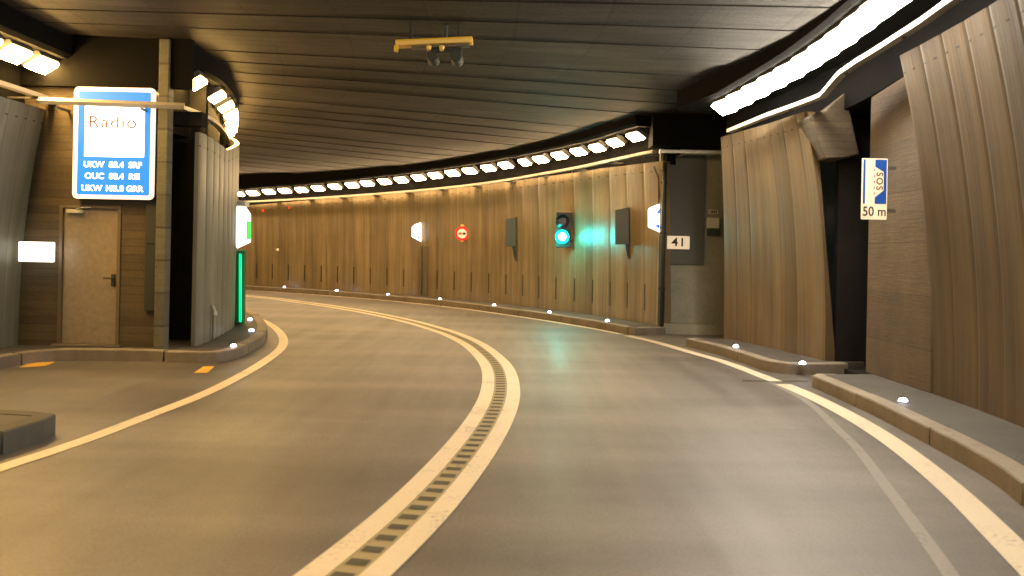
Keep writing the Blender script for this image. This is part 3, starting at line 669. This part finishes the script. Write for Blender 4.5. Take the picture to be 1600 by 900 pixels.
for r_, t in enumerate(('UKW  88.4  SRF', 'OUC  88.4  RSI', 'UKW 103.8 GRR')):
    place_text('lettering', t, .112, M['lit_white'], rs, (-1*k, -.018, (224-(258, 276, 295)[r_])*k), 1.06, .0022, spacing=1.0)
for x in (-.35, .35): b = MB(); b.box((x, .15, .3), (.05,.06,.5)); b.build('bracket', M['housing'], rs)
# small backlit number plate
c0 = PY(57, 393.5, 12.2); e = empty('number_plate', c0); tag(e, 'small glowing white plate left of the beige door', 'sign')
plate('panel', PY(84,393,12.2).x-PY(30,393,12.2).x, PY(57,378,12.2).z-PY(57,409,12.2).z, .015, .03, .05, M['lit_plate'], e)
place_text('lettering', '17', .15, mat('faded figures', (.5,.4,.3), .5, 0, (1,.85,.6), .75), e, (-.0, -.024, 0), 1.0)
b = MB(); b.box((0,.13,0), (.10,.2,.10)); b.build('bracket', M['housing'], e)
# sign and green tube on the tip
TY = 16.05
e = empty('exit_sign'); tag(e, 'backlit white and blue exit sign with green edge on the left wall tip', 'sign')
A = [PY(x, y, TY) for x, y in ((363,322),(377,322),(385,334),(385,378),(364,388),(363,388))]
b = MB(); b.prism([(p.x, p.z) for p in A], lambda p: (p[0], TY, p[1]), lambda p: (p[0], TY+.28, p[1])); b.build('light_box', M['lit_white'], e, bevel=.006)
b = MB(); b.prism([(p.x, p.z) for p in [PY(x, y, TY) for x, y in ((362,314),(383,314),(383,322),(378,322),(362,322))]], lambda p: (p[0], TY+.0, p[1]), lambda p: (p[0], TY+.26, p[1])); b.build('cap', M['box_grey'], e)
b = MB(); b.prism([(p.x, p.z) for p in [PY(x, y, TY-.01) for x, y in ((385.3,345),(387,347),(387,372),(385.3,374))]], lambda p: (p[0], TY-.01, p[1]), lambda p: (p[0], TY+.2, p[1])); b.build('green_edge', M['lit_green'], e)
for y0 in (328, 341, 357): 
    b = MB(); b.prism([(p.x, p.z) for p in [PY(x, y, TY) for x, y in ((364,y0),(369,y0+3),(364,y0+7))]], lambda p: (p[0], TY-.004, p[1]), lambda p: (p[0], TY-.010, p[1])); b.build('blue_mark', M['lit_blue2'], e)
e = empty('light_tube'); tag(e, 'vertical glowing green light tube on the left wall tip', 'lamp')
a_ = PY(375.5, 396, TY); c2 = PY(375.5, 503, TY); b = MB(); b.tube([a_, c2], .026, 12); b.build('tube', M['tube_green'], e, shade=True)
b = MB(); p = PY(370,450,TY+.1); b.box((a_.x-.03, TY+.13, (a_.z+c2.z)/2), (.17,.12, a_.z-c2.z+.12)); b.build('back_plate', M['green_paint'], e, bevel=.008)
for z in (a_.z, c2.z): b = MB(); b.box((a_.x, TY+.03, z), (.07,.1,.03)); b.build('holder', M['housing'], e)
# small handle low on the tip wall
h = hit(333, 486, off(TIP, .04)); e = empty('tap'); tag(e, 'small pale tap low on the left wall tip', 'tap')
X, Y, Z = h[1], h[2], h[3]; b = MB(); b.tube([(X-.03, Y, Z+.06),(X+.01, Y-.04, Z+.07),(X+.05, Y-.06, Z-.02)], .022); b.disc((X+.05,Y-.06,Z-.06), .035, (0,0,1), .06, 14); b.build('spout', M['box_grey'], e)
b = MB(); b.tube([(X, Y+.01, Z+.02),(X, Y, .16)], .012); b.build('supply_pipe', M['cable'], e)

# ------------------------------------------------------------------ fittings on the far wall
def frame_at(x, y, o_):
    """point in front of the far wall, with the unit vectors along the wall (towards the right of the view) and out of it"""
    P = off(FAR, -o_); h = hit(x, y, P); dx, dy = normal_at(P, h[0]); al = Vector((-dx, -dy, 0)); out = Vector((-dy, dx, 0)); return Vector((h[1], h[2], h[3])), al, out, h[0]
# traffic signal
P0, al, out, s0 = frame_at(878.5, 370, .30)
ts = empty('traffic_signal'); tag(ts, 'traffic signal on the far wall showing a dazzling cyan green light', 'traffic signal')
face = (Vector((0,0,0)) - Vector((P0.x, P0.y, 0))).normalized(); rt = Vector((-face.y, face.x, 0)); rt = rt if rt.x > 0 else -rt
Rm = Matrix((rt, -face, Vector((0,0,1)))).transposed()
ctr = P0 - face*.06 + Vector((0,0,.17)) + rt*.03
b = MB(); b.box(ctr, (.36,.16,.86), Rm); hs = b.build('housing', M['dark_metal'], ts, bevel=.02)
b = MB(); b.disc(P0 + face*.03, .165, face, .03, 28, r2=.155); gl = b.build('green_lens', M['signal_green'], ts)
b = MB(); b.disc(P0 + face*.062, .095, face, .012, 24, r2=.08); b.build('bright_core', M['signal_core'], gl)
b = MB(); b.disc(P0 + face*.03 + Vector((0,0,.37)), .165, face, .03, 24, r2=.085); b.build('dark_lens', M['lens_dark'], ts)
for dz in (0, .37):
    b = MB(); rows = []
    for j in range(15):
        a = math.radians(-20 + 220*j/14); r_ = .175; base = P0 + Vector((0,0,dz)) + rt*math.cos(a)*r_ + Vector((0,0,1))*math.sin(a)*r_
        rows.append([base + face*.02, base + face*(.05 + .13*max(0, math.sin(a)))])
    b.grid(rows); v = b.build('visor', M['dark_metal'], ts); sm = v.modifiers.new('t', 'SOLIDIFY'); sm.thickness = .006
wp = P0 - out*.30
b = MB(); b.tube([wp + Vector((0,0,.35)) + al*.0, ctr + Vector((0,0,.35))], .025); b.tube([wp + Vector((0,0,-.1)), ctr + Vector((0,0,-.25))], .025); b.build('bracket', M['dark_metal'], ts)
tz = far_top(s0)
b = MB(); wq = wp + out*.05; b.tube([(wq.x, wq.y, tz+.05), (wq.x, wq.y, ctr.z+.35)], .014); b.build('conduit', M['cable'], ts)
lt_ = bpy.data.lights.new('signal glow', 'POINT'); lt_.energy = 42; lt_.color = (.0, .95, .85); lt_.shadow_soft_size = .22  # added light beside the housing, spreads a cyan halo over the wall
lo = bpy.data.objects.new('added_halo_light', lt_); COL.objects.link(lo); lo.parent = ts; lo.location = P0 + face*.22 - rt*.16
# dark panels
for (x0, y0, x1, y1, yb, lb) in ((790,342,806,339,385,'left dark panel beside the green signal'),(961,328,983,323.5,382,'right dark panel between the green signal and the lit box')):
    xm = (x0+x1)/2; Pc, al, out, s0 = frame_at(xm, (y0+yb)/2, .20); e = empty('dark_panel'); tag(e, lb + ' on the far wall', 'panel')
    Yc = Pc.y; a1 = PY(x0, y0, Yc); a2 = PY(x1, y1, Yc); a3 = PY(x1, yb, Yc); a4 = PY(x0, yb, Yc)
    b = MB(); b.prism([(p.x, p.z) for p in (a1, a2, a3, a4)], lambda p: (p[0], Yc, p[1]), lambda p: (p[0]+.02, Yc+.12, p[1])); b.build('panel', M['slate'], e, bevel=.01)
    g1 = PY(x1-6, yb, Yc+.04); g2 = PY(x1, yb, Yc+.04); g3 = PY(x1, yb+24, Yc+.04); g4 = PY(x1-3, yb+17, Yc+.04)
    b = MB(); b.prism([(p.x, p.z) for p in (g1, g2, g3, g4)], lambda p: (p[0], Yc+.03, p[1]), lambda p: (p[0], Yc+.09, p[1])); b.build('bracket', M['dark_metal'], e)
    b = MB(); wc = Pc - out*.2; b.tube([(Pc.x, Yc+.1, Pc.z+.1), (wc.x, wc.y, Pc.z+.1)], .03); b.build('wall_arm', M['dark_metal'], e); b = MB(); b.tube([(Pc.x, Yc+.1, Pc.z-.2), (wc.x, wc.y, Pc.z-.2)], .03); b.build('wall_arm', M['dark_metal'], e)
# lit wedge boxes
def wedge(pts, xc, yc, lb, arm):
    Pc, al, out, s0 = frame_at(xc, yc, .22); Yc = Pc.y; e = empty('lit_box'); tag(e, lb, 'sign')
    Q = [PY(x, y, Yc) for x, y in pts]; cx = sum(q.x for q in Q)/len(Q); czz = sum(q.z for q in Q)/len(Q)
    b = MB(); b.prism([(p.x, p.z) for p in Q], lambda p: (p[0], Yc, p[1]), lambda p: (p[0]+.04, Yc+.16, p[1])); b.build('light_box', M['lit_white'], e, bevel=.004)
    xr_ = max(q.x for q in Q); zt_ = max(q.z for q in Q); zb_ = min(q.z for q in Q); hh = zt_-zb_
    for z, w2 in ((zt_-hh*.26, .10), (zb_+hh*.2, .13)):
        b = MB(); b.prism([(xr_-.004, z+.05), (xr_-.004, z-.05), (xr_-w2*.8, z-.03 if z > czz else z+.02)], lambda p: (p[0], Yc-.003, p[1]), lambda p: (p[0], Yc-.008, p[1])); b.build('blue_mark', M['lit_blue2'], e)
    wc = Pc - out*.22
    b = MB(); b.box((xr_+.05, Yc+.10, zt_-.12), (.13,.08,.05)); b.box((xr_+.05, Yc+.10, zb_+.10), (.14,.09,.06)); b.tube([(xr_, Yc+.12, czz), (wc.x+.1, wc.y-.02, czz)], .03); b.build('bracket', M['yellow_pale'] if arm else M['housing'], e)
    if arm:
        for xx, ww in ((658.5, .05), (666, .17)):
            pc, al2, ou2, _ = frame_at(xx, 420, .03); b = MB(); b.box((pc.x, pc.y, .92), (ww,.06,1.5), Matrix((al2, ou2, Vector((0,0,1)))).transposed()); b.build('cable_cover', M['cable'], e)
    else:
        b = MB(); b.tube([(xr_-.02, Yc+.1, zt_), (xr_-.02, Yc+.1, far_top(s0)-.35), (xr_-.12, Yc+.1, far_top(s0)-.1)], .014); b.build('conduit', M['cable'], e)
wedge(((643.5,355),(647.5,351),(656,348),(656,377),(643.5,370)), 650, 362, 'small lit white box on the far wall left of the round sign', True)
wedge(((1012.5,327),(1016,324),(1030.5,318.5),(1030.5,363),(1012.5,355)), 1021, 341, 'larger lit white box at the right end of the far wall', False)
# round no-overtaking sign
Pc, al, out, s0 = frame_at(722, 365, .16); face = (Vector((-Pc.x*.5, -Pc.y, 0))).normalized(); rt = Vector((-face.y, face.x, 0)); rt = rt if rt.x > 0 else -rt
e = empty('round_sign'); tag(e, 'round red rimmed no overtaking sign on the far wall', 'sign'); R_ = 11.2/1400*Pc.y
b = MB(); b.disc(Pc, R_, face, .015, 40); b.build('red_rim', M['red'], e)
b = MB(); b.disc(Pc + face*.016, R_*.66, face, .004, 36); b.build('white_face', M['sign_white'], e)
def carshape(c, w_, m):
    b = MB(); Z = Vector((0,0,1)); pts = [(-.5,-.28),(-.5,.06),(-.36,.10),(-.24,.36),(.24,.36),(.36,.10),(.5,.06),(.5,-.28),(.34,-.28),(.34,-.40),(.2,-.40),(.2,-.28),(-.2,-.28),(-.2,-.40),(-.34,-.40),(-.34,-.28)]
    b.prism([(p[0]*w_, p[1]*w_) for p in pts], lambda p: c + rt*p[0] + Z*p[1], lambda p: c + rt*p[0] + Z*p[1] + face*.004); b.build('car_symbol', m, e)
carshape(Pc + face*.021 - rt*R_*.28, R_*.5, M['red']); carshape(Pc + face*.021 + rt*R_*.28, R_*.5, M['ink'])
b = MB(); b.box(Pc - face*.05 + Vector((0,0,R_+.03)), (.1,.1,.05)); b.box(Pc - face*.05 - Vector((0,0,R_+.01)), (.08,.1,.04)); b.tube([Pc - out*.16, Pc - face*.0], .04); b.build('bracket', M['yellow_pale'], e)
# conduit with small lamp, red lamps
Pc, al, out, s0 = frame_at(437.5, 387, .06); e = empty('wall_conduit'); tag(e, 'thin conduit ending in a small white socket on the far wall', 'conduit')
b = MB(); b.tube([(Pc.x, Pc.y, far_top(s0)), (Pc.x, Pc.y, Pc.z)], .03); b.build('pipe', M['cable'], e); b = MB(); b.disc(Pc + out*.02 + Vector((-.05,0,-.08)), .045, out, .08, 14, r2=.03); b.build('socket', mat('white socket', (.8,.75,.6), .3), e)
for x, y, sz, lb in ((412.5,329,.055,'bright red pilot lamp high on the far wall'), (453.5,324.5,.035,'fainter red pilot lamp right of the bright one')):
    Pc, al, out, s0 = frame_at(x, y, .05); e = empty('pilot_lamp'); tag(e, lb, 'lamp'); b = MB(); b.disc(Pc, sz*1.3, out, .03, 16); b.build('base', M['housing'], e); b = MB(); b.disc(Pc + out*.03, sz, out, .05, 16, r2=sz*.6); b.build('lens', M['red_lamp'], e)

# ------------------------------------------------------------------ recess fittings
c0 = PY(1060, 379, 17.90); e = empty('number_plate', c0); tag(e, 'cream plate with the black number 41', 'sign')
plate('panel', PY(1077.5,379,17.9).x-PY(1042.5,379,17.9).x, PY(1060,369,17.9).z-PY(1060,389.5,17.9).z, .012, .02, .025, M['sign_white'], e)
place_text('lettering', '41', .235, M['ink'], e, (0, -.009, 0), 1.12, .004, spacing=1.12)
b = MB(); b.box((0,.055,0), (.2,.07,.08)); b.build('bracket', M['housing'], e)
e = empty('wall_box'); tag(e, 'pale box with dark underside on the recess wall', 'box'); b = MB(); ybox(1106,340,1124,357,17.84,.16,b); b.build('case', M['box_grey'], e, bevel=.01)
b = MB(); ybox(1107,358.5,1125,368,17.88,.12,b); b.build('base', M['dark_metal'], e)
e = empty('name_plate'); tag(e, 'tiny pale plate above the box on the recess wall', 'sign'); c0, w_, h_ = ybox(1107.5,327,1122.5,334.5,17.96,.04,MB()); b = MB(); b.box((c0.x, c0.y+.02, c0.z), (w_,.04,h_)); b.build('panel', M['box_grey'], e, bevel=.005)
for i in range(4): b = MB(); b.box((c0.x-.05+.035*i, c0.y-.002, c0.z), (.02,.004,.045)); b.build('worn_mark', M['dark_metal'], e)

# ------------------------------------------------------------------ SOS lay-by sign, 50 m
YS = 10.45; pl_, pr_ = PY(1346.5,295,YS), PY(1386,295,YS); zt_, zb_ = PY(1366,247.5,YS).z, PY(1366,343,YS).z; wS = pr_.x-pl_.x; hS = zt_-zb_
e = empty('layby_sign', ((pl_.x+pr_.x)/2, YS, (zt_+zb_)/2)); tag(e, 'blue and cream emergency lay-by sign reading SOS and 50 m', 'sign')
plate('panel', wS, hS, .012, .012, .018, M['sign_white'], e)
u = wS/39.5; v = hS/95.5
def poly(name, pts, m, y0=-.008, th=.003):
    b = MB(); b.prism([((p[0]-19.75)*u, (47.75-p[1])*v) for p in pts], lambda p: (p[0], y0, p[1]), lambda p: (p[0], y0-th, p[1])); return b.build(name, m, e)
poly('blue_field', ((1.6,2),(4.8,2),(4.8,71),(1.6,71)), M['sign_blue']); poly('blue_field', ((20,2),(38,2),(38,71),(20,71),(20,61),(33.5,50),(33.5,21),(20,13)), M['sign_blue'])
poly('dashes', ((18.4,16),(19.6,16),(19.6,20),(18.4,20)), M['red']); 
for y0 in (26, 35, 44, 53): poly('dashes', ((18.4,y0),(19.6,y0),(19.6,y0+4),(18.4,y0+4)), M['red'])
place_text('lettering', 'SOS', .105, M['brown_ink'], e, ((26.6-19.75)*u, -.011, (47.75-35.5)*v), 1.0, .001, rot=(math.pi/2, math.radians(90), 0), spacing=1.25)
place_text('lettering', '50 m', .155, M['ink'], e, (0, -.011, (47.75-83.5)*v), .88, .001)
b = MB(); b.box((.09,.035,.25), (.34,.04,.04)); b.build('bracket', M['housing'], e); b = MB(); b.box((.09,.035,-.25), (.34,.04,.04)); b.build('bracket', M['housing'], e)

# ------------------------------------------------------------------ yellow fitting under the ceiling
e = empty('overhead_lamp'); tag(e, 'yellow bar shaped fitting hanging from the ceiling centre', 'overhead fitting')
a_ = PY(618, 67.5, 11.2); c2 = PY(738.5, 62, 11.2); mid = (a_+c2)/2; d = (c2-a_); R = Matrix.Rotation(-math.atan2(d.z, d.x), 3, 'Y'); LB = d.length
b = MB(); b.box(mid + Vector((0,.06,.0)), (LB,.20,.075), R); b.build('body', M['yellow'], e, bevel=.012)
b = MB(); b.box(mid + Vector((.005,-.046,-.012)), (LB-.02,.012,.045), R); b.build('front_strip', M['yellow_pale'], e)
b = MB(); b.box(a_ + Vector((.01,.0,-.07)), (.05,.08,.07)); b.build('end_bracket', M['yellow'], e, bevel=.006)
b = MB(); b.box(mid + Vector((.08,.05,-.055)), (LB*.75,.12,.03), R); b.build('under_tray', M['frame'], e)
for x in (-.06, .10):
    b = MB(); b.disc(mid + Vector((x,-.02,-.07)), .035, (0,-.4,-1), .05, 14, r2=.025); b.build('knob', M['yellow_pale'], e)
for x in (-.3,.3): b = MB(); b.box(mid + Vector((x,.06,.19)), (.04,.04,.34)); b.build('hanger', M['dark_metal'], e)
e = empty('camera_head'); tag(e, 'dark twin camera head hanging below the yellow fitting', 'camera'); p = PY(693, 92, 11.35)
for x in (-.13, .17): b = MB(); b.disc(p + Vector((x,.12,0)), .08, (0,-1,0), .3, 20, r2=.07); b.build('housing', M['dark_metal'], e, bevel=.008)
b = MB(); b.box(p + Vector((.02,0,.10)), (.42,.12,.06)); b.tube([p+Vector((.02,0,.1)), p+Vector((.02,0,.7))], .03); b.build('mount', M['dark_metal'], e)
